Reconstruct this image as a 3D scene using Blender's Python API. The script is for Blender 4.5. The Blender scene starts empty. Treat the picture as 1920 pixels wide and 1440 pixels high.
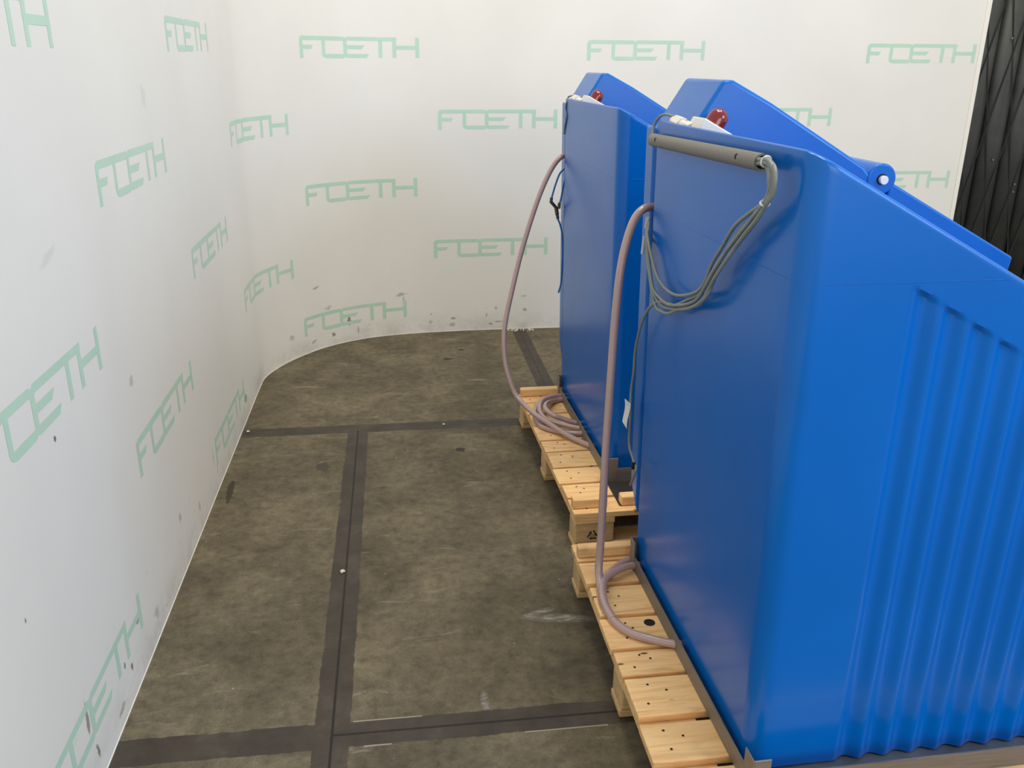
import bpy, bmesh, math, random
from mathutils import Vector, Matrix
random.seed(7)
SC = bpy.context.scene
COL = SC.collection
PI = math.pi

# ------------------------------------------------------------ camera
CAM_H = 1.62
F_PX = 1638.8
pitch, yaw, roll = 0.351698, 0.133275, 0.0081089
fwd = Vector((math.sin(yaw) * math.cos(pitch), math.cos(yaw) * math.cos(pitch), -math.sin(pitch)))
rgt0 = Vector((math.cos(yaw), -math.sin(yaw), 0)); up0 = rgt0.cross(fwd)
rgt = rgt0 * math.cos(roll) + up0 * math.sin(roll)
upv = -rgt0 * math.sin(roll) + up0 * math.cos(roll)
cam = bpy.data.cameras.new('camera'); cam.sensor_width = 36; cam.lens = 36 * F_PX / 1920
cam.clip_start = .05; cam.clip_end = 100
co = bpy.data.objects.new('camera', cam); COL.objects.link(co)
M = Matrix((rgt, upv, -fwd)).transposed().to_4x4(); M.translation = (0, 0, CAM_H)
co.matrix_world = M; SC.camera = co

# ------------------------------------------------------------ world, lamps, exposure
SC.view_settings.view_transform = 'Standard'; SC.view_settings.look = 'None'
SC.view_settings.gamma = 1; SC.view_settings.exposure = .10; SC.view_settings.use_curve_mapping = False
W = bpy.data.worlds.new('hall_ambient'); SC.world = W; W.use_nodes = True
W.node_tree.nodes['Background'].inputs[0].default_value = (.97, .92, .85, 1)
W.node_tree.nodes['Background'].inputs[1].default_value = .74
def area(name, loc, target, sx, sy, power, color):
    l = bpy.data.lights.new(name, 'AREA'); l.shape = 'RECTANGLE'; l.size = sx; l.size_y = sy
    l.energy = power; l.color = color
    o = bpy.data.objects.new(name, l); COL.objects.link(o); o.location = loc
    o.rotation_euler = (Vector(target) - Vector(loc)).to_track_quat('-Z', 'Y').to_euler()
    return o
area('front_hall_lamp', (2.2, -4.6, 2.3), (1.2, 3.0, .9), 4.0, 2.4, 100, (1.0, .95, .86))
area('daylight_door_lamp', (4.1, -.9, 3.0), (-.75, 1.0, 1.5), 1.8, 1.6, 95, (.38, .62, 1.0))
area('ceiling_lamp_front', (1.0, 1.9, 6.6), (.8, 1.9, 0), .55, 1.6, 70, (1.0, .90, .74))
area('ceiling_lamp_back', (1.0, 3.6, 6.6), (.6, 3.8, 0), .55, 1.6, 76, (1.0, .90, .74))
area('ceiling_lamp_right', (2.9, 2.4, 6.6), (2.6, 3.4, 0), .55, 1.8, 85, (1.0, .94, .84))

# ------------------------------------------------------------ helpers
def tag(o, label=None, cat=None, group=None, kind=None):
    if label: o['label'] = label
    if cat: o['category'] = cat
    if group: o['group'] = group
    if kind: o['kind'] = kind
    return o
def empty(name, loc, rz=0):
    o = bpy.data.objects.new(name, None); COL.objects.link(o); o.location = loc; o.rotation_euler = (0, 0, rz)
    o.empty_display_size = .1
    return o
def link(name, bm, mats, parent=None, smooth=False, bevel=0, seg=2, auto=35, recalc=True):
    if recalc: bmesh.ops.recalc_face_normals(bm, faces=bm.faces)
    me = bpy.data.meshes.new(name); bm.to_mesh(me); bm.free()
    if not isinstance(mats, (list, tuple)): mats = [mats]
    for m in mats: me.materials.append(m)
    o = bpy.data.objects.new(name, me); COL.objects.link(o)
    if smooth:
        for p in me.polygons: p.use_smooth = True
        try: me.set_sharp_from_angle(angle=math.radians(auto))
        except Exception: pass
    if bevel:
        b = o.modifiers.new('bevel', 'BEVEL'); b.width = bevel; b.segments = seg; b.limit_method = 'ANGLE'
        b.angle_limit = math.radians(30)
        if smooth or seg > 2:
            for p in me.polygons: p.use_smooth = True
            w = o.modifiers.new('wn', 'WEIGHTED_NORMAL'); w.keep_sharp = True
    if parent: o.parent = parent
    return o
def box(bm, x0, x1, y0, y1, z0, z1, mi=0):
    v = [bm.verts.new(p) for p in ((x0,y0,z0),(x1,y0,z0),(x1,y1,z0),(x0,y1,z0),(x0,y0,z1),(x1,y0,z1),(x1,y1,z1),(x0,y1,z1))]
    for f in ((0,3,2,1),(4,5,6,7),(0,1,5,4),(1,2,6,5),(2,3,7,6),(3,0,4,7)):
        bm.faces.new([v[i] for i in f]).material_index = mi
    return v
def BM(): return bmesh.new()
def prism_v(bm, poly, v0, v1):
    """polygon in (u,z), extruded along v"""
    a = [bm.verts.new((u, v0, z)) for u, z in poly]; b = [bm.verts.new((u, v1, z)) for u, z in poly]
    n = len(poly)
    bm.faces.new(a); bm.faces.new(b[::-1])
    for i in range(n): bm.faces.new((a[i], b[i], b[(i+1) % n], a[(i+1) % n]))
def catmull(pts, n=8):
    P = [Vector(p) for p in pts]; P = [P[0]*2-P[1]] + P + [P[-1]*2-P[-2]]
    out = []
    for i in range(1, len(P)-2):
        a, b, c, d = P[i-1:i+3]
        for k in range(n):
            t = k/n
            out.append(.5*((2*b)+(c-a)*t+(2*a-5*b+4*c-d)*t*t+(3*b-a-3*c+d)*t**3))
    out.append(P[-2]); return out
def sweep(bm, pts, r, seg=10, caps=True):
    """tube along pts with uv (angle, length)"""
    uvl = bm.loops.layers.uv.get('UVMap') or bm.loops.layers.uv.new('UVMap')
    pts = [Vector(p) for p in pts]
    T = []
    for i in range(len(pts)):
        a = pts[max(i-1, 0)]; b = pts[min(i+1, len(pts)-1)]
        T.append((b-a).normalized())
    n = T[0].orthogonal().normalized(); rings = []; L = 0; Ls = []
    for i, p in enumerate(pts):
        n = (n - T[i]*n.dot(T[i])).normalized(); bn = T[i].cross(n)
        rr = r(i/(len(pts)-1)) if callable(r) else r
        rings.append([bm.verts.new(p + n*math.cos(2*PI*k/seg)*rr + bn*math.sin(2*PI*k/seg)*rr) for k in range(seg)])
        if i: L += (p-pts[i-1]).length
        Ls.append(L)
    for i in range(len(rings)-1):
        for k in range(seg):
            k2 = (k+1) % seg
            f = bm.faces.new((rings[i][k], rings[i][k2], rings[i+1][k2], rings[i+1][k]))
            f.smooth = True
            for lp, uv in zip(f.loops, ((k/seg, Ls[i]), ((k+1)/seg, Ls[i]), ((k+1)/seg, Ls[i+1]), (k/seg, Ls[i+1]))): lp[uvl].uv = uv
    if caps:
        bm.faces.new(rings[0][::-1]); bm.faces.new(rings[-1])
def cyl(bm, a, b, r, seg=24, r2=None):
    a = Vector(a); b = Vector(b); t = (b-a).normalized(); n = t.orthogonal().normalized(); m = t.cross(n)
    r2 = r if r2 is None else r2
    A = [bm.verts.new(a+(n*math.cos(2*PI*k/seg)+m*math.sin(2*PI*k/seg))*r) for k in range(seg)]
    B = [bm.verts.new(b+(n*math.cos(2*PI*k/seg)+m*math.sin(2*PI*k/seg))*r2) for k in range(seg)]
    bm.faces.new(A[::-1]); bm.faces.new(B)
    for k in range(seg): bm.faces.new((A[k], A[(k+1) % seg], B[(k+1) % seg], B[k]))

# ------------------------------------------------------------ materials
def mat(name, color=(.5,.5,.5), rough=.5, metal=0, spec=.5, **kw):
    m = bpy.data.materials.new(name); m.use_nodes = True
    p = m.node_tree.nodes['Principled BSDF']
    p.inputs['Base Color'].default_value = (*color, 1); p.inputs['Roughness'].default_value = rough
    p.inputs['Metallic'].default_value = metal; p.inputs['Specular IOR Level'].default_value = spec
    for k, v in kw.items(): p.inputs[k.replace('_', ' ')].default_value = v
    return m
class N:
    def __init__(s, m): s.t = m.node_tree; s.p = s.t.nodes['Principled BSDF']
    def n(s, typ, **kw):
        nd = s.t.nodes.new(typ)
        for k, v in kw.items():
            if k.startswith('i_'):
                key = k[2:]; key = int(key) if key.isdigit() else key.replace('_', ' ')
                if isinstance(v, bpy.types.NodeSocket): s.t.links.new(v, nd.inputs[key])
                else: nd.inputs[key].default_value = v
            else: setattr(nd, k, v)
        return nd
    def lk(s, a, b): s.t.links.new(a, b)
    def math(s, op, a, b=0, c=None, clamp=False):
        kw = dict(operation=op, use_clamp=clamp, i_0=a, i_1=b)
        if c is not None: kw['i_2'] = c
        return s.n('ShaderNodeMath', **kw).outputs[0]
    def noise(s, vec, scale, detail=4, rough=.5, dist=0):
        return s.n('ShaderNodeTexNoise', i_Vector=vec, i_Scale=scale, i_Detail=detail, i_Roughness=rough, i_Distortion=dist).outputs['Fac']
    def ramp(s, f, *stops):
        r = s.n('ShaderNodeValToRGB', i_Fac=f); e = r.color_ramp.elements
        while len(e) < len(stops): e.new(.5)
        for el, (pos, c) in zip(e, stops):
            el.position = pos; el.color = (*c, 1) if len(c) == 3 else c
        return r.outputs[0]
    def sm(s, x, a, b):  # smoothstep 0 at a, 1 at b
        r = s.n('ShaderNodeMapRange', i_0=x, i_1=a, i_2=b); r.interpolation_type = 'SMOOTHSTEP'; return r.outputs[0]
    def mix(s, f, a, b, mode='MIX'):
        r = s.n('ShaderNodeMix', data_type='RGBA', blend_type=mode); 
        for sock, v in ((r.inputs[0], f), (r.inputs[6], a), (r.inputs[7], b)):
            if isinstance(v, bpy.types.NodeSocket): s.lk(v, sock)
            else: sock.default_value = v if isinstance(v, float) or isinstance(v, int) else (*v, 1)
        return r.outputs[2]
    def bump(s, h, strength=.2, dist=.002):
        s.lk(s.n('ShaderNodeBump', i_Height=h, i_Strength=strength, i_Distance=dist).outputs[0], s.p.inputs['Normal'])
    def base(s, c): s.lk(c, s.p.inputs['Base Color'])
    def xyz(s, coord='Object'):
        tc = s.n('ShaderNodeTexCoord').outputs[coord]; q = s.n('ShaderNodeSeparateXYZ', i_0=tc)
        return tc, q.outputs[0], q.outputs[1], q.outputs[2]

def strip_mask(g, x, y, cx, hw, y0, y1, wob):
    """1 inside |x-cx|<hw and y0<y<y1"""
    d = g.math('ADD', g.math('ABSOLUTE', g.math('SUBTRACT', x, cx)), wob)
    a = g.math('SUBTRACT', 1, g.sm(d, hw-.002, hw+.002))
    b = g.math('MULTIPLY', g.math('GREATER_THAN', y, y0), g.math('LESS_THAN', y, y1))
    return g.math('MULTIPLY', a, b)

def floor_material():
    m = mat('worn_concrete', rough=.75, spec=.3); g = N(m); tc, x, y, z = g.xyz()
    n1 = g.noise(tc, 3.2, 6, .65, .4); n2 = g.noise(tc, 26, 6, .7); n3 = g.noise(tc, 150, 3, .6)
    c = g.ramp(n1, (.3, (.076, .064, .043)), (.5, (.118, .100, .066)), (.72, (.180, .153, .100)))
    c = g.mix(.85, c, g.ramp(n2, (.3, (.30, .29, .27)), (.5, (.5, .5, .5)), (.72, (.70, .69, .66))), 'OVERLAY')
    c = g.mix(.30, c, g.ramp(n3, (.3, (.3, .3, .3)), (.7, (.7, .7, .7))), 'OVERLAY')
    # damp dark patches and pale scuffs
    map2 = g.n('ShaderNodeMapping', i_Vector=tc, i_Scale=(3.0, 11.0, 1)).outputs[0]
    s1 = g.noise(map2, 1.6, 5, .7, .8)
    c = g.mix(g.math('MULTIPLY', g.sm(s1, .60, .72), .45), c, (.30, .27, .20))
    c = g.mix(g.math('MULTIPLY', g.sm(g.noise(tc, 9, 5, .75, 1.5), .66, .74), .55), c, (.035, .031, .024))
    spk = g.n('ShaderNodeTexVoronoi', i_Vector=tc, i_Scale=11.0)
    c = g.mix(g.math('SUBTRACT', 1, g.sm(spk.outputs['Distance'], .018, .028)), c, (.42, .40, .33))
    # shaped marks
    streak = g.noise(g.n('ShaderNodeMapping', i_Vector=tc, i_Scale=(1.0, 4.0, 1)).outputs[0], 22, 5, .7, .6)
    def spot(cx, cy, rx, ry, col, f, c, rot=0):
        mp = g.n('ShaderNodeMapping', i_Vector=tc, i_Location=(0, 0, 0)); mp.vector_type = 'POINT'
        dx = g.math('SUBTRACT', x, cx); dy = g.math('SUBTRACT', y, cy)
        ca, sa = math.cos(rot), math.sin(rot)
        a = g.math('DIVIDE', g.math('ADD', g.math('MULTIPLY', dx, ca), g.math('MULTIPLY', dy, sa)), rx)
        b = g.math('DIVIDE', g.math('SUBTRACT', g.math('MULTIPLY', dy, ca), g.math('MULTIPLY', dx, sa)), ry)
        d = g.math('SQRT', g.math('ADD', g.math('MULTIPLY', a, a), g.math('MULTIPLY', b, b)))
        d = g.math('ADD', d, g.math('MULTIPLY', g.math('SUBTRACT', n2, .5), 1.6))
        k_ = g.math('MULTIPLY', g.math('SUBTRACT', 1, g.sm(d, .3 if col[0] > .3 else .8, 1.2 if col[0] > .3 else 1.0)), f)
        if col[0] > .3: k_ = g.math('MULTIPLY', k_, g.math('ADD', .25, g.sm(streak, .42, .6)))
        return g.mix(k_, c, col)
    c = spot(.46, 2.262, .12, .022, (.42, .41, .38), .55, c, -.15)
    c = spot(.40, 2.30, .06, .015, (.45, .44, .41), .45, c, .3)
    c = spot(.19, 1.908, .012, .05, (.34, .35, .35), .5, c)
    c = spot(-.70, 3.265, .014, .12, (.045, .037, .025), .95, c, .05)
    c = spot(-.344, 3.444, .034, .05, (.06, .055, .042), .8, c)
    c = spot(.249, 3.558, .024, .024, (.03, .027, .022), .8, c)
    c = spot(.271, 4.837, .03, .02, (.03, .027, .022), .9, c)
    c = spot(.36, 5.0, .02, .016, (.03, .027, .022), .9, c)
    c = g.mix(.5, c, g.ramp(g.noise(tc, .9, 3, .6), (.35, (.40, .41, .42)), (.65, (.60, .58, .55))), 'OVERLAY')
    # steel edged joints between the slabs
    wob = g.math('ADD', g.math('MULTIPLY', g.math('SUBTRACT', n2, .5), .012), g.math('MULTIPLY', g.math('SUBTRACT', g.noise(tc, 7, 3, .7), .5), .014))
    k = []
    k.append(strip_mask(g, x, y, -.212, .047, -3, 3.9, wob))
    k.append(strip_mask(g, x, y, .763, .046, 3.88, 9, wob))
    k.append(strip_mask(g, x, y, 1.79, .046, 1.83, 3.9, wob))
    k.append(strip_mask(g, y, x, 3.85, .047, -9, 9, wob))
    k.append(strip_mask(g, y, x, 1.834, .046, -9, 9, wob))
    sm = k[0]
    for q in k[1:]: sm = g.math('MAXIMUM', sm, q)
    steel = g.ramp(g.noise(tc, 7, 6, .7), (.3, (.032, .026, .019)), (.55, (.052, .043, .032)), (.75, (.085, .072, .055)))
    c = g.mix(sm, c, steel)
    # the seam in the middle of each joint
    wob2 = g.math('MULTIPLY', g.math('SUBTRACT', n2, .5), .003)
    q = strip_mask(g, x, y, -.212, .0035, -3, 3.83, wob2)
    q = g.math('MAXIMUM', q, strip_mask(g, y, x, 1.834, .0035, -.212, 9, wob2))
    q = g.math('MAXIMUM', q, strip_mask(g, y, x, 3.85, .0025, .35, 9, wob2))
    q = g.math('MAXIMUM', q, strip_mask(g, x, y, .763, .002, 3.88, 9, wob2))
    c = g.mix(q, c, (.012, .010, .008))
    # thin pale scratches beside the near joint
    e = strip_mask(g, y, x, 1.879, .0016, -.16, .02, wob2)
    e = g.math('MAXIMUM', e, strip_mask(g, y, x, 1.787, .0016, .28, .50, wob2))
    e = g.math('MAXIMUM', e, strip_mask(g, y, x, 1.787, .0016, -.13, -.06, wob2))
    c = g.mix(g.math('MULTIPLY', e, .8), c, (.42, .39, .30))
    g.base(c)
    g.lk(g.math('ADD', .80, g.math('MULTIPLY', sm, -.30)), g.p.inputs['Roughness'])
    g.bump(g.math('ADD', n2, g.math('MULTIPLY', n3, .4)), .35, .003)
    return m

SMUDGES = [('x', -0.305, 0.138, 0.012, 0.03, 0.8, 0), ('x', 0.015, 0.26, 0.035, 0.012, 0.45, 0.2), ('x', 0.03, 0.225, 0.006, 0.03, 0.45, 0), ('x', -0.479, 0.377, 0.02, 0.008, 0.5, 0.3), ('x', -0.398, 0.067, 0.012, 0.014, 0.7, 0.5), ('x', -0.51, 0.058, 0.02, 0.008, 0.5, 0.5), ('y', 4.916, 0.131, 0.02, 0.02, 0.4, 0.8), ('x', -0.255, 0.06, 0.006, 0.03, 0.4, 0), ('x', 0.341, 0.085, 0.018, 0.009, 0.6, 0), ('x', 0.334, 0.047, 0.02, 0.014, 0.4, 0), ('x', 0.582, 0.04, 0.014, 0.007, 0.6, 0), ('x', 0.634, 0.053, 0.03, 0.005, 0.5, 0), ('x', 0.617, 0.146, 0.012, 0.012, 0.4, 0), ('x', 0.804, 0.129, 0.012, 0.018, 0.55, 0.8), ('x', 0.796, 0.218, 0.02, 0.01, 0.35, 0.3), ('x', 0.555, 0.101, 0.008, 0.012, 0.4, 0), ('x', -0.421, 0.239, 0.02, 0.012, 0.35, 0.2), ('y', 4.041, 0.102, 0.03, 0.02, 0.7, 0), ('y', 1.839, 0.852, 0.006, 0.008, 0.9, 0), ('y', 2.368, 0.594, 0.012, 0.02, 0.6, 0), ('y', 2.4, 0.782, 0.02, 0.02, 0.35, 0), ('y', 2.15, 0.175, 0.012, 0.018, 0.7, 0.3), ('y', 1.732, 0.203, 0.01, 0.055, 0.7, 0), ('y', 1.759, 0.077, 0.008, 0.03, 0.8, 0.2), ('y', 1.553, 0.592, 0.004, 0.006, 0.8, 0), ('y', 2.054, 0.093, 0.01, 0.014, 0.8, 0), ('y', 2.005, 0.135, 0.006, 0.012, 0.8, 0), ('y', 1.941, 0.048, 0.03, 0.012, 0.5, 0), ('y', 2.322, 0.086, 0.03, 0.02, 0.35, 0), ('y', 2.689, 0.198, 0.02, 0.02, 0.4, 0), ('y', 2.955, 0.096, 0.015, 0.02, 0.35, 0), ('y', 3.247, 0.153, 0.006, 0.05, 0.45, 0), ('y', 3.297, 0.083, 0.004, 0.03, 0.5, 0), ('y', 1.977, 1.222, 0.06, 0.012, 0.12, 0.3), ('y', 2.911, 1.518, 0.03, 0.04, 0.12, 0)]
def wall_material():
    m = mat('printed_wall_panel', rough=.42, spec=.35); g = N(m); tc, x, y, z = g.xyz()
    n1 = g.noise(tc, 2.0, 3, .5); n2 = g.noise(tc, 60, 3, .6)
    c = g.ramp(n1, (.3, (.79, .785, .745)), (.7, (.83, .825, .782)))
    # scuffs and dirt gathered near the floor
    mp = g.n('ShaderNodeMapping', i_Vector=tc, i_Scale=(1, 1, 1.4)).outputs[0]
    low = g.math('SUBTRACT', 1, g.sm(z, .04, .42))
    sc = g.sm(g.noise(mp, 13, 5, .62, 1.2), .66, .76)
    c = g.mix(g.math('MULTIPLY', g.math('MULTIPLY', sc, low), .75), c, (.16, .14, .12))
    vlow = g.math('SUBTRACT', 1, g.sm(z, .0, .15))
    c = g.mix(g.math('MULTIPLY', g.math('MULTIPLY', vlow, g.sm(g.noise(mp, 5, 5, .7, .6), .35, .7)), .45), c, (.40, .37, .33))
    nz = g.noise(tc, 45, 4, .7, .5)
    def smudge(c, along, a0, z0, ra, rz, f, rot=0, col=(.12, .105, .09)):
        da = g.math('SUBTRACT', along, a0); dz = g.math('SUBTRACT', z, z0); ca, sa = math.cos(rot), math.sin(rot)
        p_ = g.math('DIVIDE', g.math('ADD', g.math('MULTIPLY', da, ca), g.math('MULTIPLY', dz, sa)), ra)
        q_ = g.math('DIVIDE', g.math('SUBTRACT', g.math('MULTIPLY', dz, ca), g.math('MULTIPLY', da, sa)), rz)
        d = g.math('SQRT', g.math('ADD', g.math('MULTIPLY', p_, p_), g.math('MULTIPLY', q_, q_)))
        d = g.math('ADD', d, g.math('MULTIPLY', g.math('SUBTRACT', nz, .5), 2.6))
        return g.mix(g.math('MULTIPLY', g.math('SUBTRACT', 1, g.sm(d, .5, 1.1)), f), c, col)
    for m_ in SMUDGES: c = smudge(c, x if m_[0] == 'x' else y, *m_[1:])
    fl = g.sm(g.noise(tc, 34, 2, .4), .78, .82)
    c = g.mix(g.math('MULTIPLY', fl, .5), c, (.92, .92, .92))
    g.base(c); g.bump(g.math('ADD', n2, g.math('MULTIPLY', n1, 2)), .08, .002)
    return m
def ink_material():
    m = mat('green_print', rough=.42, spec=.35); g = N(m); tc, x, y, z = g.xyz()
    g.base(g.ramp(g.noise(tc, 9, 4, .6), (.3, (.48, .70, .56)), (.7, (.53, .735, .60))))
    return m
def plastic_material():
    m = mat('blue_polyethylene', (.0, .15, .6), .2, spec=.36); g = N(m); tc, x, y, z = g.xyz()
    n = g.noise(tc, 2.5, 3, .5); n2 = g.noise(tc, 420, 2, .5); n3 = g.noise(tc, 9, 4, .55)
    g.base(g.ramp(n, (.3, (.0, .124, .50)), (.7, (.0, .142, .56))))
    g.lk(g.math('ADD', .17, g.math('MULTIPLY', n3, .12)), g.p.inputs['Roughness'])
    g.bump(g.math('ADD', g.math('MULTIPLY', n2, .25), n3), .05, .004)
    return m
def wood_material(name, a, b, dark):
    m = mat(name, rough=.62, spec=.3); g = N(m)
    tc = g.n('ShaderNodeTexCoord').outputs['Object']
    oi = g.n('ShaderNodeObjectInfo').outputs['Random']
    off = g.n('ShaderNodeCombineXYZ', i_X=g.math('MULTIPLY', oi, 13), i_Y=g.math('MULTIPLY', oi, 31), i_Z=g.math('MULTIPLY', oi, 7)).outputs[0]
    v = g.n('ShaderNodeVectorMath', operation='ADD', i_0=tc, i_1=off).outputs[0]
    mp = g.n('ShaderNodeMapping', i_Vector=v, i_Scale=(1.2, 14, 14)).outputs[0]
    w = g.noise(mp, 3.0, 5, .6, 1.2); f = g.noise(mp, 20, 4, .6, .3)
    c = g.ramp(w, (.28, b), (.5, a), (.72, tuple(min(1, q*1.15) for q in a)))
    c = g.mix(.5, c, g.ramp(f, (.3, (.36, .36, .36)), (.7, (.62, .62, .62))), 'OVERLAY')
    c = g.mix(g.math('MULTIPLY', oi, .22), c, dark)
    gr = g.noise(v, 5, 4, .6)
    c = g.mix(g.math('MULTIPLY', g.sm(gr, .5, .75), .35), c, (.30, .22, .13))
    vo = g.n('ShaderNodeTexVoronoi', i_Vector=g.n('ShaderNodeMapping', i_Vector=v, i_Scale=(8, 22, 8)).outputs[0], i_Scale=1.0)
    c = g.mix(g.math('SUBTRACT', 1, g.sm(vo.outputs['Distance'], .05, .12)), c, (.12, .06, .03))
    g.base(c); g.bump(f, .15, .002)
    return m
def steel_material(name, a, rough=.42):
    m = mat(name, a, rough, 1.0); g = N(m)
    tc = g.n('ShaderNodeTexCoord').outputs['Object']
    mp = g.n('ShaderNodeMapping', i_Vector=tc, i_Scale=(1, 1, 30)).outputs[0]
    n = g.noise(mp, 8, 4, .6)
    g.base(g.ramp(n, (.3, tuple(q*.8 for q in a)), (.7, tuple(min(1, q*1.15) for q in a))))
    g.lk(g.math('ADD', rough-.1, g.math('MULTIPLY', n, .2)), g.p.inputs['Roughness'])
    return m
def hose_material():
    m = mat('braided_pink_hose', (.55, .40, .38), .22, spec=.5, Coat_Weight=.6, Coat_Roughness=.12)
    g = N(m); uv = g.n('ShaderNodeTexCoord').outputs['UV']; q = g.n('ShaderNodeSeparateXYZ', i_0=uv)
    u, v = q.outputs[0], q.outputs[1]
    A = g.math('SINE', g.math('ADD', g.math('MULTIPLY', u, 2*PI*10), g.math('MULTIPLY', v, 1150)))
    B = g.math('SINE', g.math('SUBTRACT', g.math('MULTIPLY', u, 2*PI*10), g.math('MULTIPLY', v, 1150)))
    k = g.sm(g.math('MAXIMUM', A, B), .55, .95)
    g.base(g.mix(g.math('MULTIPLY', k, .55), (.38, .24, .22), (.68, .55, .53)))
    g.bump(k, .15, .001)
    return m
FLOOR = floor_material(); WALL = wall_material(); INK = ink_material(); BLUE = plastic_material()
WOOD = wood_material('pine_board', (.92, .60, .28), (.70, .40, .155), (.58, .35, .16))
WOODB = wood_material('pine_block', (.72, .49, .24), (.58, .37, .17), (.42, .28, .13))
STEEL = steel_material('stainless_steel', (.33, .32, .30), .62)
HOSE = hose_material(); DARKPL = mat('dark_flat_plate', (.055, .052, .046), .5, .6)
EDGE = mat('pale_edge_profile', (.86, .85, .78), .4)
GREY = mat('grey_pvc_conduit', (.165, .158, .138), .5); N(GREY).bump(N(GREY).noise(N(GREY).n('ShaderNodeTexCoord').outputs['Object'], 90, 2), .1, .001)
CABLE = mat('grey_cable_sheath', (.21, .235, .22), .4); N(CABLE).bump(N(CABLE).noise(N(CABLE).n('ShaderNodeTexCoord').outputs['Object'], 60, 2), .1, .001)
TIE = mat('pale_cable_tie', (.62, .65, .63), .4)
HOLE = mat('dark_hole', (.006, .006, .006), .8)
WHITE = mat('cream_abs_housing', (.72, .70, .62), .35)
PAPER = mat('white_paper_label', (.75, .75, .74), .7)
PINM = mat('white_nylon_pin', (.80, .80, .78), .35)
RED = mat('dark_red_lens', (.22, .008, .012), .12, Coat_Weight=.5, Transmission_Weight=.15)
TUBE = mat('blue_air_tube', (.015, .17, .55), .3)
BRASS = steel_material('dull_fitting_metal', (.16, .14, .12), .4)
BLACK = mat('black_clip', (.01, .01, .01), .5)
INKB = mat('burnt_stamp', (.02, .015, .01), .8)
CRUMB = mat('plaster_crumb', (.62, .60, .48), .8)
def gate_material():
    m = mat('black_gate_fabric', (.022, .025, .024), .5); g = N(m); tc, x, y, z = g.xyz()
    n = g.noise(tc, 5, 5, .6)
    g.base(g.ramp(n, (.3, (.030, .034, .033)), (.7, (.060, .066, .062))))
    return m
GATE = gate_material(); GATEB = mat('black_gate_bar', (.022, .024, .023), .7, spec=.3)

# ------------------------------------------------------------ setting
bm = BM(); v = [bm.verts.new(p) for p in ((-3, -4, 0), (7, -4, 0), (7, 8, 0), (-3, 8, 0))]; bm.faces.new(v)
box(bm, -3, 7, -4, 8, -.1, -.002)
tag(link('floor', bm, FLOOR), kind='structure')

PL = [(-.746, -2.2), (-.746, 3.398), (-.745, 4.0), (-.744, 4.45), (-.736, 4.62), (-.69, 4.765), (-.618, 4.91), (-.48, 5.1),
      (-.329, 5.228), (-.167, 5.311), (0, 5.355), (.15, 5.378), (.34, 5.394), (.513, 5.402), (.8, 5.405), (3.644, 5.4)]
def path_table():
    fine = [Vector((*PL[0], 0)), Vector((*PL[1], 0))]
    fine += catmull([(a, b, 0) for a, b in PL[1:-1]], 8)[1:]
    fine.append(Vector((*PL[-1], 0)))
    s = [0]
    for a, b in zip(fine, fine[1:]): s.append(s[-1] + (b-a).length)
    # arc length zero at the point (-.744, 4.45)
    k = min(range(len(fine)), key=lambda i: (fine[i]-Vector((-.744, 4.45, 0))).length)
    s0 = s[k]; return fine, [q - s0 for q in s]
PF, PS = path_table()
def wall_at(s, off=0.0):
    s = max(PS[0], min(PS[-1], s)); i = 0
    while i < len(PS)-2 and PS[i+1] < s: i += 1
    t = (s-PS[i])/(PS[i+1]-PS[i]); p = PF[i].lerp(PF[i+1], t)
    d = (PF[min(i+2, len(PF)-1)]-PF[max(i-1, 0)]).normalized() if t > .0 else (PF[i+1]-PF[i]).normalized()
    nrm = Vector((d.y, -d.x, 0))       # towards the room
    return p + nrm*off
WALL_TOP = 2.6
def wall_mesh(s0, s1, step, z0, z1, off0, off1):
    bm = BM(); n = max(1, int((s1-s0)/step)); rows = []
    for i in range(n+1):
        s = s0+(s1-s0)*i/n; a = wall_at(s, off1); b = wall_at(s, off0)
        rows.append([bm.verts.new((a.x, a.y, z0)), bm.verts.new((a.x, a.y, z1)), bm.verts.new((b.x, b.y, z1)), bm.verts.new((b.x, b.y, z0))])
    for a, b in zip(rows, rows[1:]):
        for k in range(4):
            bm.faces.new((a[k], b[k], b[(k+1) % 4], a[(k+1) % 4]))
    bm.faces.new(rows[0]); bm.faces.new(rows[-1][::-1])
    return bm
S_JOINT = -1.052
wl = tag(link('wall_left', wall_mesh(PS[0], S_JOINT-.0003, .3, .004, WALL_TOP, -.02, 0), WALL, smooth=True), kind='structure')
wb = tag(link('wall_back', wall_mesh(S_JOINT+.0003, PS[-1], .03, .004, WALL_TOP, -.02, 0), WALL, smooth=True), kind='structure')
tr = wall_mesh(PS[0], PS[-1], .04, 0.0005, .0042, -.01, .0012)
tag(link('trim_1', tr, EDGE, smooth=True), kind='structure')
bm = BM(); box(bm, 3.640, 3.668, 5.388, 5.425, 0, WALL_TOP)
tag(link('trim_2', bm, EDGE, bevel=.003), kind='structure')

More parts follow.
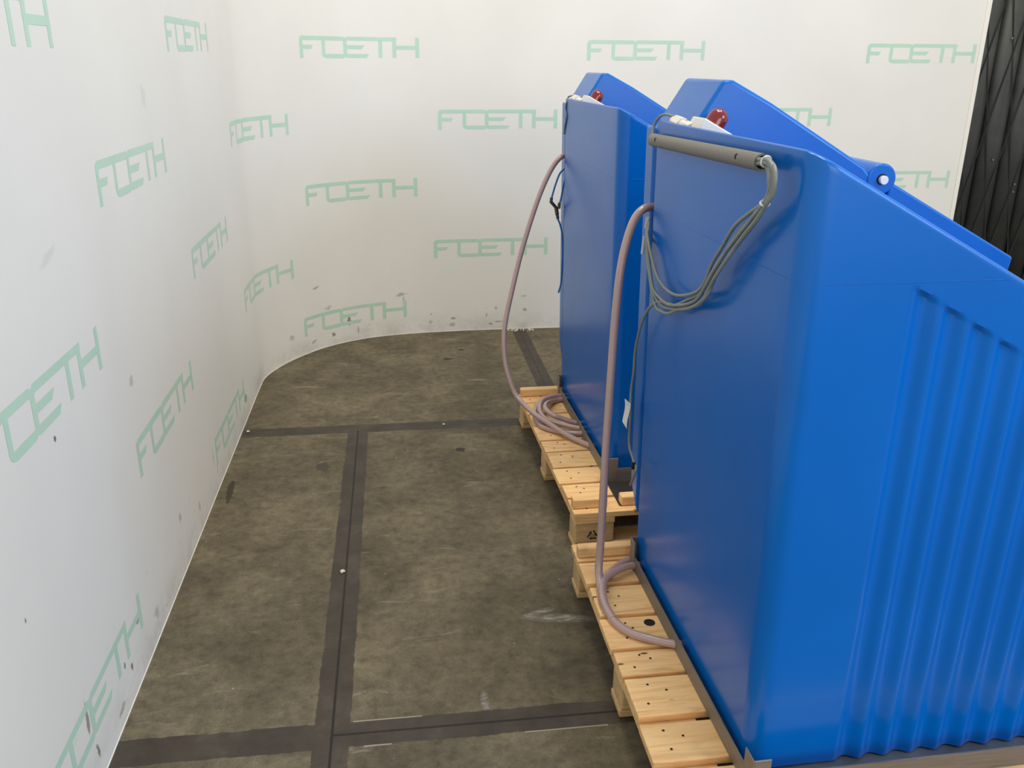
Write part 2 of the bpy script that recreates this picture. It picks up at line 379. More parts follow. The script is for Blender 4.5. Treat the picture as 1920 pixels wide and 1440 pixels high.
# the printed word, letter by letter: strokes in stencil pixels (x right, y down), mapped along the wall
def logo_strokes():
    r = []
    def rect(x0, x1, y0, y1): r.append([(x0, y0), (x1, y0), (x1, y1), (x0, y1)])
    def arc(cx, cy, R, a0, a1, n=7): return [(cx+R*math.cos(math.radians(a0+(a1-a0)*i/n)), cy+R*math.sin(math.radians(a0+(a1-a0)*i/n))) for i in range(n+1)]
    # F with the bar that runs on over the O
    r.append(arc(200, 222, 52, 180, 270) + [(200, 220)] + [(198, 222)])
    r.append([(200, 170), (748, 170), (748, 220), (200, 220)])
    r.append([(748, 170), (773, 186), (773, 220), (748, 220)])
    rect(148, 198, 222, 440)
    r.append([(198, 280), (342, 280), (318, 328), (198, 328)])
    # O
    rect(466, 512, 220, 385)
    r.append([(466, 385), (512, 385), (530, 388), (522, 437), (484, 422), (470, 402)])
    r.append([(530, 385), (752, 385), (748, 437), (522, 437)])
    # stem shared by O and E, with the notches
    rect(752, 800, 220, 385)
    r.append([(773, 186), (798, 168), (798, 220), (773, 220)])
    r.append([(752, 385), (773, 385), (773, 420), (748, 437)])
    r.append([(773, 385), (800, 385), (800, 434), (773, 420)])
    # E and the bar that runs on over the T
    rect(798, 1420, 168, 216)
    r.append([(800, 273), (1026, 273), (984, 322), (800, 322)])
    r.append([(800, 382), (1076, 382), (1044, 430), (800, 432)])
    rect(1195, 1243, 216, 425)
    # H
    rect(1368, 1416, 216, 425)
    r.append([(1416, 271), (1652, 271), (1652, 320), (1416, 320)])
    rect(1652, 1700, 165, 425)
    return r
LOGO = logo_strokes()
def logo(s0, zb, parent, width=.718, height=.113, smax=None):
    bm = BM()
    k = width/1552.0
    for poly in LOGO:
        pts = [(s0+(x-148)*k, zb+(437-y)*height/269.0) for x, y in poly]
        if smax is not None:
            if min(p[0] for p in pts) >= smax: continue
            pts = [(min(p[0], smax), p[1]) for p in pts]
        vs = [bm.verts.new((a, b, 0)) for a, b in pts]
        try: bm.faces.new(vs)
        except ValueError: pass
    a0 = math.floor(s0/.03)*.03
    while a0 < s0+width+.03:   # slice so that the print follows the curve
        bmesh.ops.bisect_plane(bm, geom=bm.verts[:]+bm.edges[:]+bm.faces[:], plane_co=(a0, 0, 0), plane_no=(1, 0, 0))
        a0 += .03
    for vv in bm.verts:
        p = wall_at(vv.co.x, .0004); vv.co = Vector((p.x, p.y, vv.co.y))
    return link('printed_logo', bm, INK, parent, recalc=False)
for s0, zb in ((-2.952, 1.64), (-1.148, 1.651), (-2.080, 1.268), (-2.972, .888), (-1.158, .862), (-2.090, .504), (-1.146, .096), (-2.980, .125)):
    par = wl if s0+.718 < S_JOINT+.05 else wb
    logo(s0, zb, par)
for s0, zb, sm_ in ((.727, 1.639, None), (2.431, 1.640, None), (4.181, 1.638, PS[-1]-.0015), (-.118, 1.243, None), (1.545, 1.248, None), (3.285, 1.260, None),
                (.694, .856, None), (2.42, .86, None), (4.152, .872, None), (-.168, .462, None), (1.502, .480, None), (3.26, .475, None), (.604, .107, None), (2.35, .10, None)):
    logo(s0, zb, wb, smax=sm_)
# screw heads / holes in the panel
# ------------------------------------------------------------ black folding gate behind the wall end
gt = empty('folding_gate', (3.9, 5.78, 0))
tag(gt, 'black pleated folding gate with crossed bars behind the white wall end', 'gate')
for i in range(9):
    bm = BM(); x0 = -.42+i*.178
    n = 8
    for j in range(n):
        a = x0+.178*j/n; b = x0+.178*(j+1)/n
        da = -.055*math.sin(PI*j/n)**.6; db = -.055*math.sin(PI*(j+1)/n)**.6
        q = [bm.verts.new(p) for p in ((a, da, .01), (b, db, .01), (b, db, 2.6), (a, da, 2.6))]; bm.faces.new(q)
    bmesh.ops.remove_doubles(bm, verts=bm.verts, dist=1e-5)
    o = link('pleat_panel', bm, GATE, gt, smooth=True, auto=60)
    s_ = o.modifiers.new('solid', 'SOLIDIFY'); s_.thickness = .006; s_.offset = 1
for row in range(3):
    for i in range(10):
        xa = -.42+i*.178-.089; z0 = -.15+row*.93
        for sg in (1, -1):
            bm = BM(); z1 = z0+.93; a, b = (xa, xa+.178) if sg > 0 else (xa+.178, xa)
            L = Vector((b-a, 0, .93)); t = L.normalized(); nn = Vector((t.z, 0, -t.x))*.0045
            A = Vector((a, -.062-.004*(sg > 0), max(z0, .0))); B = Vector((b, -.062-.004*(sg > 0), z1))
            if z0 < 0: A = Vector((a+(b-a)*(-z0)/.93, A.y, .01))
            if z1 > 2.6: B = Vector((a+(b-a)*(2.6-z0)/.93, A.y, 2.6))
            ps = [A-nn, A+nn, B+nn, B-nn]
            f = [bm.verts.new(p) for p in ps]+[bm.verts.new(p+Vector((0, .003, 0))) for p in ps]
            for q in ((0,1,2,3), (7,6,5,4), (0,4,5,1), (1,5,6,2), (2,6,7,3), (3,7,4,0)): bm.faces.new([f[k] for k in q])
            link('lattice_bar', bm, GATEB, gt)
RIV = mat('bright_rivet', (.35, .36, .36), .3, .8)
for x, z in ((.171, 1.80), (.40, .853), (.40, .80), (.20, 1.02), (.58, 1.35)):
    bm = BM(); cyl(bm, (x, -.074, z), (x, -.066, z), .005, 12); link('rivet', bm, RIV, gt)

# ------------------------------------------------------------ pallets
NEAR_B = [(0, .105), (.125, .235), (.255, .38), (.40, .52), (.538, .645), (.652, .781), (.80, .922), (.95, .984+.10), (1.10, 1.20)]
NEAR_B = [(0, .095), (.105, .215), (.2415, .362), (.3905, .5285), (.5425, .6375), (.654, .7875), (.8045, .946), (.968, 1.085), (1.095, 1.20)]
def pallet(name, loc, rz, label, boards, cleats, stamp=False):
    t = tag(empty(name, loc, rz), label, 'pallet', 'wooden pallets under the blue tanks')
    for i, (v0, v1) in enumerate(boards):
        bm = BM(); j = .004*math.sin(i*2.3)
        box(bm, -.003+j, 1.2, v0, v1, .1225, .144)
        o = link('deck_board', bm, WOOD, t, bevel=.0025)
        if stamp is False and i == 4:
            pass
        # nail heads sunk into the board ends
        for (nu, nv) in ((.045, .3), (.085, .62), (.055, .8)):
            q = v0+(v1-v0)*nv
            bm = BM(); cyl(bm, (nu+.01*math.sin(i*5+nv*9), q, .1425), (nu+.01*math.sin(i*5+nv*9), q, .1446), .0035, 10)
            link('nail_hole', bm, INKB, o)
    for u0 in (0.002, .53, 1.055):
        bm = BM(); box(bm, u0, u0+.143, 0, 1.2, .1, .122); link('stringer_board', bm, WOOD, t, bevel=.0025)
        for v0 in (.002, .5525, 1.103):
            bm = BM(); box(bm, u0+.001, u0+.142, v0, v0+.095, .0225, .0995)
            b = link('block', bm, WOODB, t, bevel=.006, seg=2)
            if stamp and u0 < .1 and v0 < .1: stamp_on(b)
    for v0 in (.002, .5525, 1.103):
        bm = BM(); box(bm, 0.0, 1.2, v0, v0+.095, .0008, .022); link('bottom_board', bm, WOODB, t, bevel=.003)
    for v0, v1, *uu in cleats:
        u0, u1 = uu or (0, 1.2)
        bm = BM(); box(bm, u0, u1, v0, v1, .1444, .181); link('end_cleat', bm, WOOD, t, bevel=.006, seg=3)
    return t
def stamp_on(b):
    """burnt recycling triangle with 50 inside, on the block's front face"""
    bm = BM(); y = -.0004+.002; cx, cz, R = .066, .058, .024
    def quad(pts):
        try: bm.faces.new([bm.verts.new((p[0], y-.0008, p[1])) for p in pts])
        except ValueError: pass
    C = [(cx+R*math.sin(2*PI*k/3), cz-.004+R*math.cos(2*PI*k/3)) for k in range(3)]
    for k in range(3):
        a = Vector(C[k]); c = Vector(C[(k+1) % 3]); d = (c-a).normalized(); n = Vector((d.y, -d.x))
        p0 = a+d*.005; p1 = a+d*((c-a).length-.017)
        quad([p0+n*.0025, p0-n*.0025, p1-n*.0025, p1+n*.0025])
        quad([p1+n*.006, p1-n*.006, p1+d*.009, p1+d*.009+n*.0001])
    def seg(cx0, cz0, on):
        w, h, t = .004, .0065, .0012
        S = {'t': (-w, w, 2*h-t, 2*h), 'm': (-w, w, h-t/2, h+t/2), 'b': (-w, w, 0, t), 'ul': (-w, -w+t, h, 2*h), 'll': (-w, -w+t, 0, h), 'ur': (w-t, w, h, 2*h), 'lr': (w-t, w, 0, h)}
        for q in on:
            a, b_, c, d = S[q]; quad([(cx0+a, cz0+c), (cx0+b_, cz0+c), (cx0+b_, cz0+d), (cx0+a, cz0+d)])
    seg(cx-.0052, cz-.011, ('t', 'ul', 'm', 'lr', 'b')); seg(cx+.0052, cz-.011, ('t', 'ul', 'll', 'ur', 'lr', 'b'))
    link('recycling_stamp', bm, INKB, b, recalc=False)
pn = pallet('wooden_pallet', (.536, 1.255, 0), math.radians(.1), 'wooden pallet nearest the camera, with the round hole in one deck board', NEAR_B, ((.0, .036), (1.110, 1.146)))
FAR_B = [(0, .11), (.125, .225), (.24, .365), (.38, .515), (.527, .63), (.642, .79), (.803, .925), (.937, 1.065), (1.078, 1.19)]
pf = pallet('wooden_pallet', (.582, 2.655, 0), math.radians(1.45), 'wooden pallet farther back, carrying the hose coil and a stamped corner block', FAR_B, ((.032, .074, 0, .125), (.032, .074, .175, 1.2), (1.148, 1.186)), True)
# the round hole in the near pallet's board (a dark bored hole)
bm = BM(); cyl(bm, (.131, .755, .1405), (.131, .755, .1447), .0160, 28)
hb = [c for c in pn.children if c.name.startswith('deck_board')][5]
link('bored_hole', bm, HOLE, hb)
# burnt/dirty stamp

# ------------------------------------------------------------ tank and frame
TU = 1.04
def u_left(z): return .018-.017*(z-.15)/1.3
def z_top(u): return 1.487-.532*u
RIB_U0, RIB_P = .222, .0625
def front_v(u, z):
    base = .064
    k = (u-RIB_U0)/RIB_P
    if k < 0 or u > TU-.16: return base
    kk = math.floor(k); fr = k-kk
    uc = RIB_U0+(kk+.5)*RIB_P
    cap = 1.233-.555*(RIB_U0+kk*RIB_P+.3*RIB_P-.237) - .55*(fr-.5)*RIB_P
    m = max(0, min(1, (cap-z)/.008)); m = m*m*(3-2*m)
    return base+.0125*m*(.5-.5*math.cos(2*PI*fr))**.85
def tank_body(parent):
    bm = BM(); R = .045; V1 = .937; base = .064
    out = []                        # plan outline: functions of z
    n = 10
    out.append(('L', V1)); 
    for i in range(1, 12): out.append(('L', V1+(base+R-V1)*i/12))
    for i in range(n+1): out.append(('C', i/n))
    nu = 210
    for i in range(1, nu): out.append(('F', i/nu))
    for i in range(n+1): out.append(('D', i/n))
    out.append(('R', V1))
    for i in range(1, 6): out.append(('B', i/6))
    def pt(o, z, ins=0):
        ul = u_left(z)+ins; ur = TU-ins; fb = base+ins; vb = V1-ins
        if o[0] == 'L': return ul, min(vb, max(o[1], fb+R))
        if o[0] == 'C':
            a = PI+PI/2*o[1]; return ul+R+R*math.cos(a), fb+R+R*math.sin(a)
        if o[0] == 'F':
            u = ul+R+(ur-R-ul-R)*o[1]; return u, front_v(u, z)+ins
        if o[0] == 'D':
            a = -PI/2+PI/2*o[1]; return ur-R+R*math.cos(a), fb+R+R*math.sin(a)
        if o[0] == 'R': return ur, vb
        return ur+(ul-ur)*o[1], vb
    rings = []
    r = .009; NZ = 240
    lev = [(0, .006, .0), (0, 0, .006)] + [(t/NZ, 0, None) for t in range(1, NZ+1)]
    z0 = .1475
    def ring(t, ins, zoff=None):
        vs = []
        for o in out:
            u, v = pt(o, .8, ins)
            zt = z_top(u)-r
            z = z0+(zt-z0)*t if zoff is None else z0+zoff
            # keep the seam groove
            u, v = pt(o, z, ins)
            g = 0
            d = abs(z-(1.252))
            vs.append(bm.verts.new((u, v, z)))
        return vs
    rings.append(ring(0, .006, 0)); 
    for i in range(1, NZ+1): rings.append(ring(i/NZ, 0))
    # rounded top edge
    for a in (22, 45, 67, 90):
        ins = r*(1-math.cos(math.radians(a))); dz = r*math.sin(math.radians(a))
        vs = []
        for o in out:
            u, v = pt(o, 1.3, ins); uu, vv = pt(o, z_top(u)-r, ins)
            vs.append(bm.verts.new((uu, vv, z_top(uu)-r+dz)))
        rings.append(vs)
    N_ = len(out)
    for a, b in zip(rings, rings[1:]):
        for k in range(N_):
            k2 = (k+1) % N_
            bm.faces.new((a[k], a[k2], b[k2], b[k]))
    bm.faces.new(rings[0][::-1]); bm.faces.new(rings[-1])
    return link('tank_body', bm, BLUE, parent, smooth=True, auto=40)
def seam(parent):
    """thin raised mould line round the shoulder"""
    bm = BM(); z = 1.252; pts = []
    for i in range(12): pts.append((u_left(z)-.0002, .93-(.93-.12)*i/11, z))
    for i in range(8):
        a = PI+PI/2*i/7; pts.append((u_left(z)+.05+.0502*math.cos(a), .064+.05+.0502*math.sin(a), z))
    for i in range(1, 16): pts.append((.06+.355*i/15, .0638, z))
    sweep(bm, pts, .0008, 6)
    return link('mould_seam', bm, BLUE, parent)
def make_tank(loc, rz, label):
    t = tag(empty('plastic_tank', loc, rz), label, 'tank', 'blue plastic tanks standing on the pallets')
    b = tank_body(t); seam(b)
    # rear section with the connection recess
    bm = BM()
    def sec(u0, v0, v1, zb0, zb1):
        lo = [(u0+.016, v0, zb0), (TU-.1, v0, zb0), (TU-.1, v1, zb1), (u0+.016, v1, zb1)]
        hi = [(u0, v0, z_top(u0)-.012), (TU-.1, v0, z_top(TU-.1)-.012), (TU-.1, v1, z_top(TU-.1)-.012), (u0, v1, z_top(u0)-.012)]
        a = [bm.verts.new(p) for p in lo]; c = [bm.verts.new(p) for p in hi]
        bm.faces.new(a[::-1]); bm.faces.new(c)
        for k in range(4): bm.faces.new((a[k], a[(k+1) % 4], c[(k+1) % 4], c[k]))
    sec(.10, .930, 1.05, .24, .30); sec(.019, 1.022, 1.105, .27, .36)
    link('rear_section', bm, BLUE, t, bevel=.012, seg=4, smooth=True)
    # hood
    bm = BM()
    prism_v(bm, [(.040, 1.440), (.043, 1.457), (.124, 1.586), (.150, 1.585), (.257, 1.531), (.53, 1.374), (.60, 1.300), (.992, 1.093), (.992, .93)], .815, 1.10)
    link('hood', bm, BLUE, t, bevel=.010, seg=4, smooth=True)
    h = BM(); cyl(h, (.581, .812, 1.34), (.581, 1.10, 1.34), .041, 40); hg = link('hinge_tube', h, BLUE, t, bevel=.005, seg=3, smooth=True)
    h = BM(); cyl(h, (.581, .8105, 1.34), (.581, .8125, 1.34), .0145, 24); link('pin_bore', h, HOLE, hg)
    h = BM(); cyl(h, (.5825, .800, 1.339), (.5825, .815, 1.339), .0115, 24); link('hinge_pin', h, PINM, hg, bevel=.0015)
    bm = BM(); prism_v(bm, [(.603, 1.292), (.612, 1.332), (1.012, 1.122), (1.006, 1.078)], .813, 1.098)
    link('lid', bm, BLUE, t, bevel=.006, seg=3, smooth=True)
    # alarm lamp on the sloping shoulder
    sl = math.atan(.532); mb = Matrix.Translation((.028, .715, z_top(.028)-.002)) @ Matrix.Rotation(sl, 4, 'Y')
    bm = BM(); box(bm, 0, .085, 0, .085, .0, .036); bmesh.ops.transform(bm, matrix=mb, verts=bm.verts)
    bx = link('alarm_housing', bm, WHITE, t, bevel=.004, seg=3, smooth=True)
    bm = BM(); prof = [(0, .0245), (.014, .0245), (.024, .0235), (.032, .0195), (.038, .013), (.041, .005)]
    rs = []
    for hgt, rad in prof: rs.append([bm.verts.new((rad*math.cos(2*PI*k/28), rad*math.sin(2*PI*k/28), hgt)) for k in range(28)])
    for a, c in zip(rs, rs[1:]):
        for k in range(28): bm.faces.new((a[k], a[(k+1) % 28], c[(k+1) % 28], c[k]))
    bm.faces.new(rs[0][::-1]); bm.faces.new(rs[-1])
    bmesh.ops.transform(bm, matrix=mb @ Matrix.Translation((.040, .030, .036)), verts=bm.verts)
    link('lamp_dome', bm, RED, bx, smooth=True, auto=60)
    bm = BM(); a = Vector((.036, .780, 1.469)); d = Vector((-.024, .11, .022)).normalized()
    cyl(bm, a, a+d*.022, .018, 8); cyl(bm, a+d*.020, a+d*.050, .0135, 20); cyl(bm, a+d*.046, a+d*.074, .0195, 6); cyl(bm, a+d*.074, a+d*.094, .0165, 20, .009)
    link('cable_gland', bm, WHITE, bx, bevel=.0012)
    # outlet stub in the recess
    bm = BM(); cyl(bm, (.060, .992, 1.243), (.028, .992, 1.243), .0135, 20); link('hose_stub', bm, BRASS, t)
    return t
def make_frame(loc, rz, label):
    t = tag(empty('steel_frame', loc, rz), label, 'frame', 'stainless frames under the blue tanks')
    U, V, zb = 1.07, .935, .1445
    def rail(name, *bs):
        bm = BM()
        for b in bs: box(bm, *b)
        return link(name, bm, STEEL, t)
    rail('side_rail', (0, .003, .0, V, zb, .192), (0.003, .05, .003, V-.003, zb, .1472))
    rail('side_rail', (U-.003, U, .0, V, zb, .192), (U-.05, U-.003, .003, V-.003, zb, .1472))
    rail('end_rail', (.003, U-.003, 0, .003, zb, .198), (.05, U-.05, .003, .085, zb, .1472))
    rail('end_rail', (.003, U-.003, V-.003, V, zb, .198), (.05, U-.05, V-.06, V-.003, zb, .1472))
    for sx in (0, 1):
        for sy in (0, 1):
            bm = BM(); e = .0035; h = .242
            x0, x1 = (-e, 0) if not sx else (U, U+e)
            y0, y1 = (-e, .040) if not sy else (V-.040, V+e)
            box(bm, x0, x1, y0, y1, zb, h)
            a0, a1 = (0, .038) if not sx else (U-.038, U)
            b0, b1 = (-e, 0) if not sy else (V, V+e)
            box(bm, a0, a1, b0, b1, zb, h)
            link('corner_post', bm, STEEL, t, bevel=.0008, seg=1)
    return t
FN, RN = (.708, 1.378, 0), math.radians(1.07)
FFR, RF = (.7505, 2.885, 0), math.radians(1.15)
frn = make_frame(FN, RN, 'stainless frame with corner posts holding the near blue tank')
tn = make_tank(FN, RN, 'near blue plastic tank with sloping ribbed side, hinged lid and grey conduit')
frf = make_frame(FFR, RF, 'stainless frame with corner posts holding the farther blue tank')
tf = make_tank(FFR, RF, 'farther blue plastic tank, half hidden behind the near one')
# flat dark plates laid on the deck in front of the far frame's corner
bm = BM(); box(bm, -.004, .036, -.190, -.004, .1444, .1474); box(bm, .036, .45, -.105, -.004, .1444, .1474)
link('dark_plate', bm, DARKPL, frf, bevel=.0008, seg=1)

# grey conduit on the near tank, made in world space then parented
def world_part(name, bm, m, parent, **kw):
    Mi = (Matrix.Translation(parent.location) @ parent.rotation_euler.to_matrix().to_4x4()).inverted()
    bmesh.ops.transform(bm, matrix=Mi, verts=bm.verts)
    return link(name, bm, m, parent, **kw)
A0 = Vector((.6775, 2.300, 1.4345)); A1 = Vector((.6790, 1.590, 1.4505))
bm = BM(); uvl = None
d = (A1-A0).normalized(); n = d.orthogonal().normalized(); m_ = d.cross(n); rings = []
for p, r in ((A0, .0165), (A1, .0165), (A1, .0125), (A1-d*.06, .0125)):
    rings.append([bm.verts.new(p+(n*math.cos(2*PI*k/28)+m_*math.sin(2*PI*k/28))*r) for k in range(28)])
for a, c in zip(rings, rings[1:]):
    for k in range(28): bm.faces.new((a[k], a[(k+1) % 28], c[(k+1) % 28], c[k]))
bm.faces.new(rings[0][::-1]); bm.faces.new(rings[-1])
cond = world_part('cable_conduit', bm, GREY, tn, smooth=True, auto=50)
for q in (.09, .865):
    p = A0.lerp(A1, q); o_ = Vector((-.95, -.2, .28)).normalized()
    bm = BM(); cyl(bm, p+o_*.012, p+o_*.0169, .0055, 16); 
    Mi = (Matrix.Translation(tn.location) @ tn.rotation_euler.to_matrix().to_4x4()).inverted()
    bmesh.ops.transform(bm, matrix=Mi, verts=bm.verts); link('screw_hole', bm, HOLE, cond)

# ------------------------------------------------------------ cables on the near tank
cb = tag(empty('cable_bundle', (.66, 1.9, 1.05)), 'bundle of grey cables tied with white ties, looped down the near tank', 'cable')
CAB = [
 [(.678,1.66,1.449),(.678,1.6117,1.449),(.674,1.5685,1.4545),(.670,1.5357,1.4485),(.666,1.5166,1.4302),(.672,1.5275,1.4043),(.671,1.5462,1.3831),(.670,1.606,1.3544),(.668,1.6696,1.3179),(.672,1.7381,1.2612),(.674,1.7902,1.216),(.670,1.8237,1.1608),(.668,1.8775,1.1291),(.673,1.9973,1.0933),(.674,2.092,1.0845),(.672,2.1671,1.0987),(.672,2.2253,1.1308),(.676,2.2954,1.1777),(.695,2.365,1.19)],
 [(.672,1.65,1.449),(.670,1.5897,1.4494),(.666,1.5447,1.4551),(.670,1.520,1.4448),(.668,1.5149,1.4263),(.668,1.5239,1.4048),(.666,1.5329,1.3855),(.672,1.5952,1.3463),(.674,1.6593,1.309),(.670,1.7046,1.2625),(.666,1.7506,1.2133),(.672,1.8326,1.1438),(.674,1.9258,1.1013),(.670,2.0201,1.062),(.668,2.0962,1.0542),(.672,2.1975,1.0594),(.674,2.2471,1.1019),(.676,2.300,1.166),(.695,2.372,1.20)],
 [(.680,1.66,1.452),(.678,1.61,1.4521),(.674,1.56,1.4591),(.669,1.5137,1.4514),(.666,1.4961,1.4318),(.668,1.5053,1.4029),(.668,1.5272,1.3837),(.668,1.563,1.3509),(.668,1.6138,1.3125),(.673,1.6904,1.2577),(.674,1.7542,1.2043),(.670,1.7949,1.1439),(.668,1.8851,1.0932),(.673,2.030,1.0502),(.674,2.1273,1.0347),(.672,2.1978,1.0499),(.671,2.2431,1.0921),(.676,2.3018,1.155),(.696,2.362,1.21)],
 [(.674,1.65,1.456),(.670,1.5866,1.4565),(.666,1.5366,1.4606),(.668,1.5109,1.4434),(.669,1.5079,1.4251),(.668,1.5140,1.4045),(.666,1.5234,1.3849),(.673,1.5813,1.3412),(.674,1.6419,1.2963),(.670,1.6898,1.2523),(.667,1.7543,1.1901),(.672,1.8408,1.1129),(.674,1.9595,1.0741),(.671,2.0477,1.0348),(.668,2.1041,1.0243),(.671,2.164,1.0216),(.673,2.2213,1.0544),(.676,2.2921,1.14),(.697,2.368,1.18)],
 [(.679,1.66,1.445),(.678,1.6107,1.4452),(.674,1.5698,1.4505),(.670,1.5386,1.4417),(.667,1.5242,1.4248),(.672,1.5295,1.3997),(.672,1.5536,1.3834),(.670,1.5953,1.344),(.668,1.6548,1.2971),(.673,1.7380,1.2392),(.674,1.7993,1.1845),(.670,1.857,1.1193),(.668,1.9816,1.0727),(.673,2.1266,1.0433),(.673,2.181,1.0254),(.672,2.2361,.9926),(.673,2.292,.9393),(.676,2.3486,.849),(.678,2.3615,.7697),(.677,2.373,.7026),(.674,2.3573,.6254),(.676,2.3565,.5406),(.678,2.3175,.5112),(.678,2.278,.5018),(.674,2.271,.4829),(.676,2.319,.4192)]]
for i, pts in enumerate(CAB):
    bm = BM(); sweep(bm, [Vector(p)-Vector((.66, 1.9, 1.05)) for p in catmull(pts, 7)], .0041 if i < 4 else .0041, 10)
    link('cable', bm, CABLE, cb)
def ring_tie(c, axis, r, w=.004):
    c = Vector(c)-Vector((.66, 1.9, 1.05)); axis = Vector(axis).normalized(); n = axis.orthogonal().normalized(); m2 = axis.cross(n)
    bm = BM(); pts = [c+(n*math.cos(2*PI*k/24)*r+m2*math.sin(2*PI*k/24)*r*.8) for k in range(25)]
    sweep(bm, pts, .0024, 8, False); link('cable_tie', bm, TIE, cb)
ring_tie((.671, 1.556, 1.4560), (0, -1, .1), .0098)
ring_tie((.669, 1.537, 1.3835), (0, .45, -1), .0098)
bm = BM(); box(bm, -.006, .006, -.004, .004, -.010, .010); bmesh.ops.translate(bm, verts=bm.verts, vec=Vector((.672, 2.285, .5005))-Vector((.66, 1.9, 1.05)))
link('cable_clip', bm, BLACK, cb)
for a, b, rr in (((.690,2.372,1.168),(.686,2.372,1.118),.0050), ((.696,2.372,1.222),(.694,2.372,1.190),.0062)):
    bm = BM(); cyl(bm, Vector(a)-Vector((.66, 1.9, 1.05)), Vector(b)-Vector((.66, 1.9, 1.05)), rr, 16); link('cable_sleeve', bm, TIE, cb)
# paper label folded round the hanging cable
bm = BM(); c0 = Vector((.66, 1.9, 1.05)); g_ = []
for k in range(7):
    t_ = k/6
    for s_ in (0, 1):
        y = 2.405-.055*s_+.006*math.sin(t_*3); z = .668-.075*t_+.018*s_*(1-t_)*.3
        g_.append(bm.verts.new(Vector((.668+.004*math.sin(t_*4+s_), y, z))-c0))
for k in range(6): bm.faces.new((g_[2*k], g_[2*k+1], g_[2*k+3], g_[2*k+2]))
o = link('paper_label', bm, PAPER, cb); sd = o.modifiers.new('s', 'SOLIDIFY'); sd.thickness = .0008
# thin lead from each alarm lamp
def lead(pts, r, parent, label):
    bm = BM(); c = Vector(pts[0]); sweep(bm, [p-c for p in catmull(pts, 8)], r, 10)
    o = link('lamp_cable', bm, CABLE, None); o.location = c; tag(o, label, 'cable'); return o
lead([(.735,2.215,1.489),(.722,2.243,1.494),(.715,2.2532,1.495),(.704,2.292,1.4985),(.697,2.322,1.492),(.690,2.341,1.474),(.684,2.336,1.455),(.679,2.320,1.437),(.679,2.29,1.434)], .0036, None, 'short grey cable arching from near alarm lamp into the grey conduit')
lead([(.778,3.722,1.489),(.765,3.75,1.494),(.752,3.79,1.494),(.742,3.82,1.487),(.732,3.80,1.470),(.730,3.81,1.44),(.731,3.79,1.41),(.731,3.82,1.37),(.733,3.84,1.335)], .0034, None, 'dark cable hanging over the edge of farther tank from its lamp')

# ------------------------------------------------------------ hoses
def hose(name, paths, label, r, loc):
    t = tag(empty(name, loc), label, 'hose', 'braided hoses hanging from the tanks'); c = Vector(loc)
    for p in paths:
        bm = BM(); sweep(bm, [q-c for q in catmull(p, 10)], r, 14); link('hose_run', bm, HOSE, t)
    return t
bm = BM(); R_H = .0118
near_main = [(.735,2.405,1.244),(.7131,2.4,1.2447),(.6802,2.375,1.2416),(.6521,2.36,1.2121),(.629,2.345,1.1486),(.6137,2.33,1.0771),(.6051,2.32,.9883),(.5986,2.31,.882),(.5902,2.29,.7281),(.5818,2.27,.5698),(.5757,2.25,.4241),(.5696,2.23,.2746),(.5640,2.215,.205),(.5618,2.190,.176),(.5575,2.145,.162),(.5532,2.1018,.157),(.5626,2.0175,.157),(.5906,1.9598,.157),(.636,1.9233,.157),(.6967,1.8925,.157),(.76,1.875,.157)]
n2 = [(.5560,2.090,.160),(.5601,2.1598,.1605),(.5853,2.2196,.161),(.6244,2.2718,.161),(.6744,2.3218,.158),(.7161,2.3389,.157)]
def one_hose(name, loc, paths, label, rad):
    c = Vector(loc); t = tag(empty(name, loc), label, 'hose')
    for p in paths:
        bm = BM(); sweep(bm, [q-c for q in catmull(p, 10)], rad, 14); link('hose_run', bm, HOSE, t)
    return t
one_hose('braided_hose', (.6, 2.2, .15), [near_main, [(.5626,2.0175,.158),(.5550,2.085,.161),(.5600,2.145,.170),(.5800,2.195,.176),(.6176,2.2293,.176),(.6651,2.2618,.170),(.7076,2.2826,.160),(.74,2.29,.157)], [(.5626,2.0175,.157),(.5532,2.1018,.157),(.5620,2.160,.157),(.5853,2.2196,.157),(.6244,2.2718,.157),(.6744,2.3130,.157),(.7161,2.328,.157)]],
         'pink braided hose dropping from the near tank onto the near pallet', R_H)
far_main = [(.78,3.93,1.242),(.7624,3.93,1.2407),(.7283,3.9,1.23),(.6899,3.88,1.1888),(.6478,3.86,1.1111),(.6105,3.84,1.0214),(.5711,3.82,.9079),(.5361,3.8,.7932),(.502,3.77,.6678),(.4749,3.74,.5661),(.4596,3.71,.4763),(.4612,3.68,.3732),(.4771,3.65,.2946),(.5026,3.62,.2282),(.5382,3.563,.195),(.5729,3.4545,.190),(.6248,3.3698,.178),(.6791,3.2911,.163),(.7439,3.2017,.157),(.79,3.15,.157)]
one_hose('braided_hose', (.65, 3.5, .15), [far_main,
   [(.7392,3.7747,.157),(.6796,3.7532,.157),(.6171,3.678,.157),(.5816,3.5619,.157),(.5825,3.4337,.157),(.6253,3.3712,.157),(.6801,3.2966,.157),(.745,3.23,.157)][:6]+[(.69,3.33,.157),(.775,3.315,.157)],
   [(.78,3.765,.157),(.7453,3.7529,.163),(.6872,3.7246,.170),(.628,3.6542,.178),(.6,3.5424,.180),(.6082,3.4488,.178),(.6547,3.4065,.170),(.7383,3.3701,.160),(.79,3.36,.157)],
   [(.785,3.73,.157),(.7501,3.7246,.158),(.6959,3.7031,.160),(.6401,3.596,.190),(.6196,3.5042,.201),(.6414,3.439,.196),(.6817,3.4284,.182),(.7384,3.4173,.165),(.79,3.41,.157)]],
   'pink braided hose of the farther tank, coiled on the farther pallet', .0112)
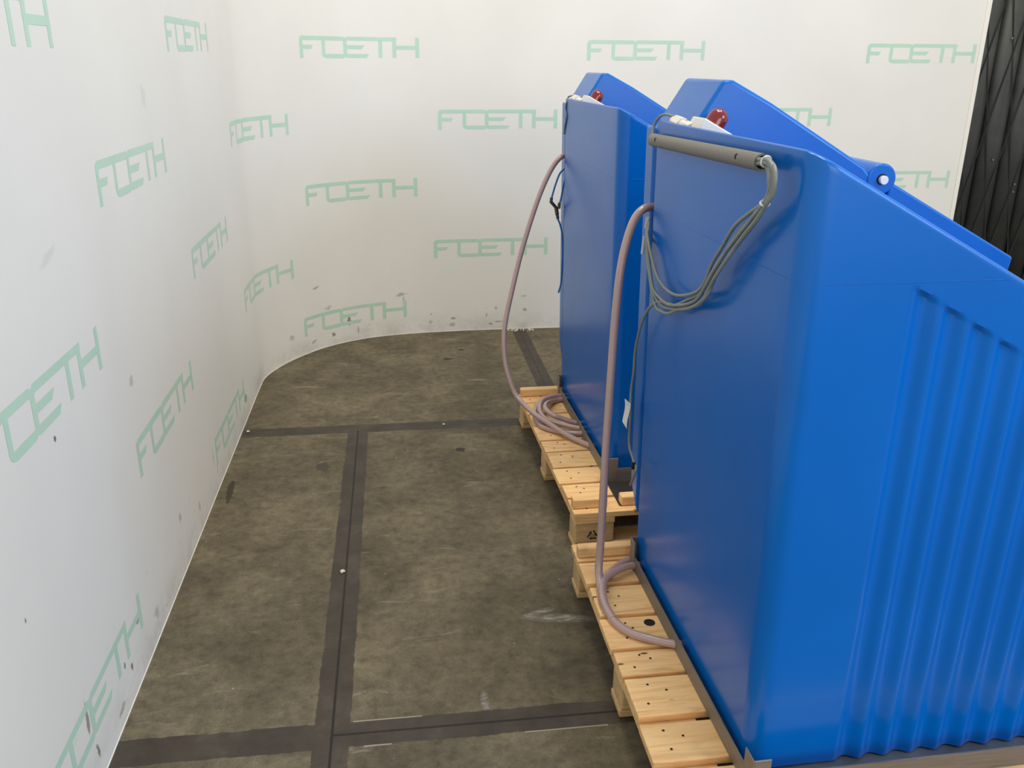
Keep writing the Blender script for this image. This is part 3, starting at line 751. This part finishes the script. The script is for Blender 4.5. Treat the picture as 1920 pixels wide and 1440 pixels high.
# blue air tubes with a tee on the farther tank
c = Vector((.735, 3.9, 1.0)); at = tag(empty('air_line', tuple(c)), 'thin blue air tubes joined by a dark tee, hanging behind the farther tank', 'tube')
def tube(pts, r=.0042, n='air_tube', m=TUBE):
    bm = BM(); sweep(bm, [q-c for q in catmull(pts, 8)], r, 10); link(n, bm, m, at)
tube([(.775,3.91,1.20),(.7534,3.9,1.1862),(.7301,3.9,1.1633),(.712,3.9,1.1169),(.6987,3.9,1.0702),(.6945,3.9,1.052)])
tube([(.770,3.91,1.165),(.7548,3.9,1.1398),(.7461,3.9,1.1049),(.7379,3.9,1.0533),(.731,3.9,1.030)])
tube([(.722,3.9,.985),(.7265,3.9,.960),(.7357,3.9,.9388),(.7473,3.9,.8902),(.7518,3.9,.8168),(.7514,3.9,.7425),(.7484,3.9,.6672),(.7372,3.9,.6194)])
bm = BM()
for a, b, r in (((.6945,3.9,1.058),(.692,3.9,1.036),.0070), ((.691,3.9,1.040),(.724,3.9,1.004),.0072), ((.731,3.9,1.034),(.729,3.9,1.008),.0070), ((.716,3.9,1.012),(.722,3.9,.980),.0085), ((.721,3.9,.985),(.726,3.9,.962),.0068)):
    cyl(bm, Vector(a)-c, Vector(b)-c, r, 14)
link('tee_fitting', bm, BRASS, at, bevel=.001)

# ------------------------------------------------------------ crumbs on the floor
def crumb(x, y, r, label, seed):
    rnd = random.Random(seed); bm = BM(); bmesh.ops.create_icosphere(bm, subdivisions=2, radius=r)
    for q in bm.verts: q.co *= 1+rnd.uniform(-.3, .3); q.co.z *= .5
    zmin = min(q.co.z for q in bm.verts)
    for q in bm.verts: q.co.z -= zmin
    o = link('plaster_crumb', bm, CRUMB); o.location = (x, y, 0); o.rotation_euler.z = rnd.uniform(0, 3)
    tag(o, label, 'debris', 'pale crumbs on the floor')
crumb(-.224, 2.606, .008, 'pale crumb on the long joint in the middle of the floor', 1)
crumb(-.718, 3.862, .008, 'pale crumb where the far floor joint meets the left wall', 2)
crumb(.190, 3.853, .006, 'pale crumb lying on the far floor joint, left of the hose', 3)
rg = random.Random(5); bm = BM()
for k in range(60):
    x = rg.uniform(.69, .86); y = 5.385-abs(rg.gauss(0, .022)); r = rg.uniform(.002, .006)
    mt = Matrix.Translation((x, y, r*.6)) @ Matrix.Rotation(rg.uniform(0, 3), 4, 'X')
    bmesh.ops.create_icosphere(bm, subdivisions=1, radius=r, matrix=mt)
o = link('rubble_heap', bm, CRUMB); tag(o, 'little strip of pale grit swept against the foot of the back wall', 'debris', kind='stuff')
bpy.context.view_layer.update()
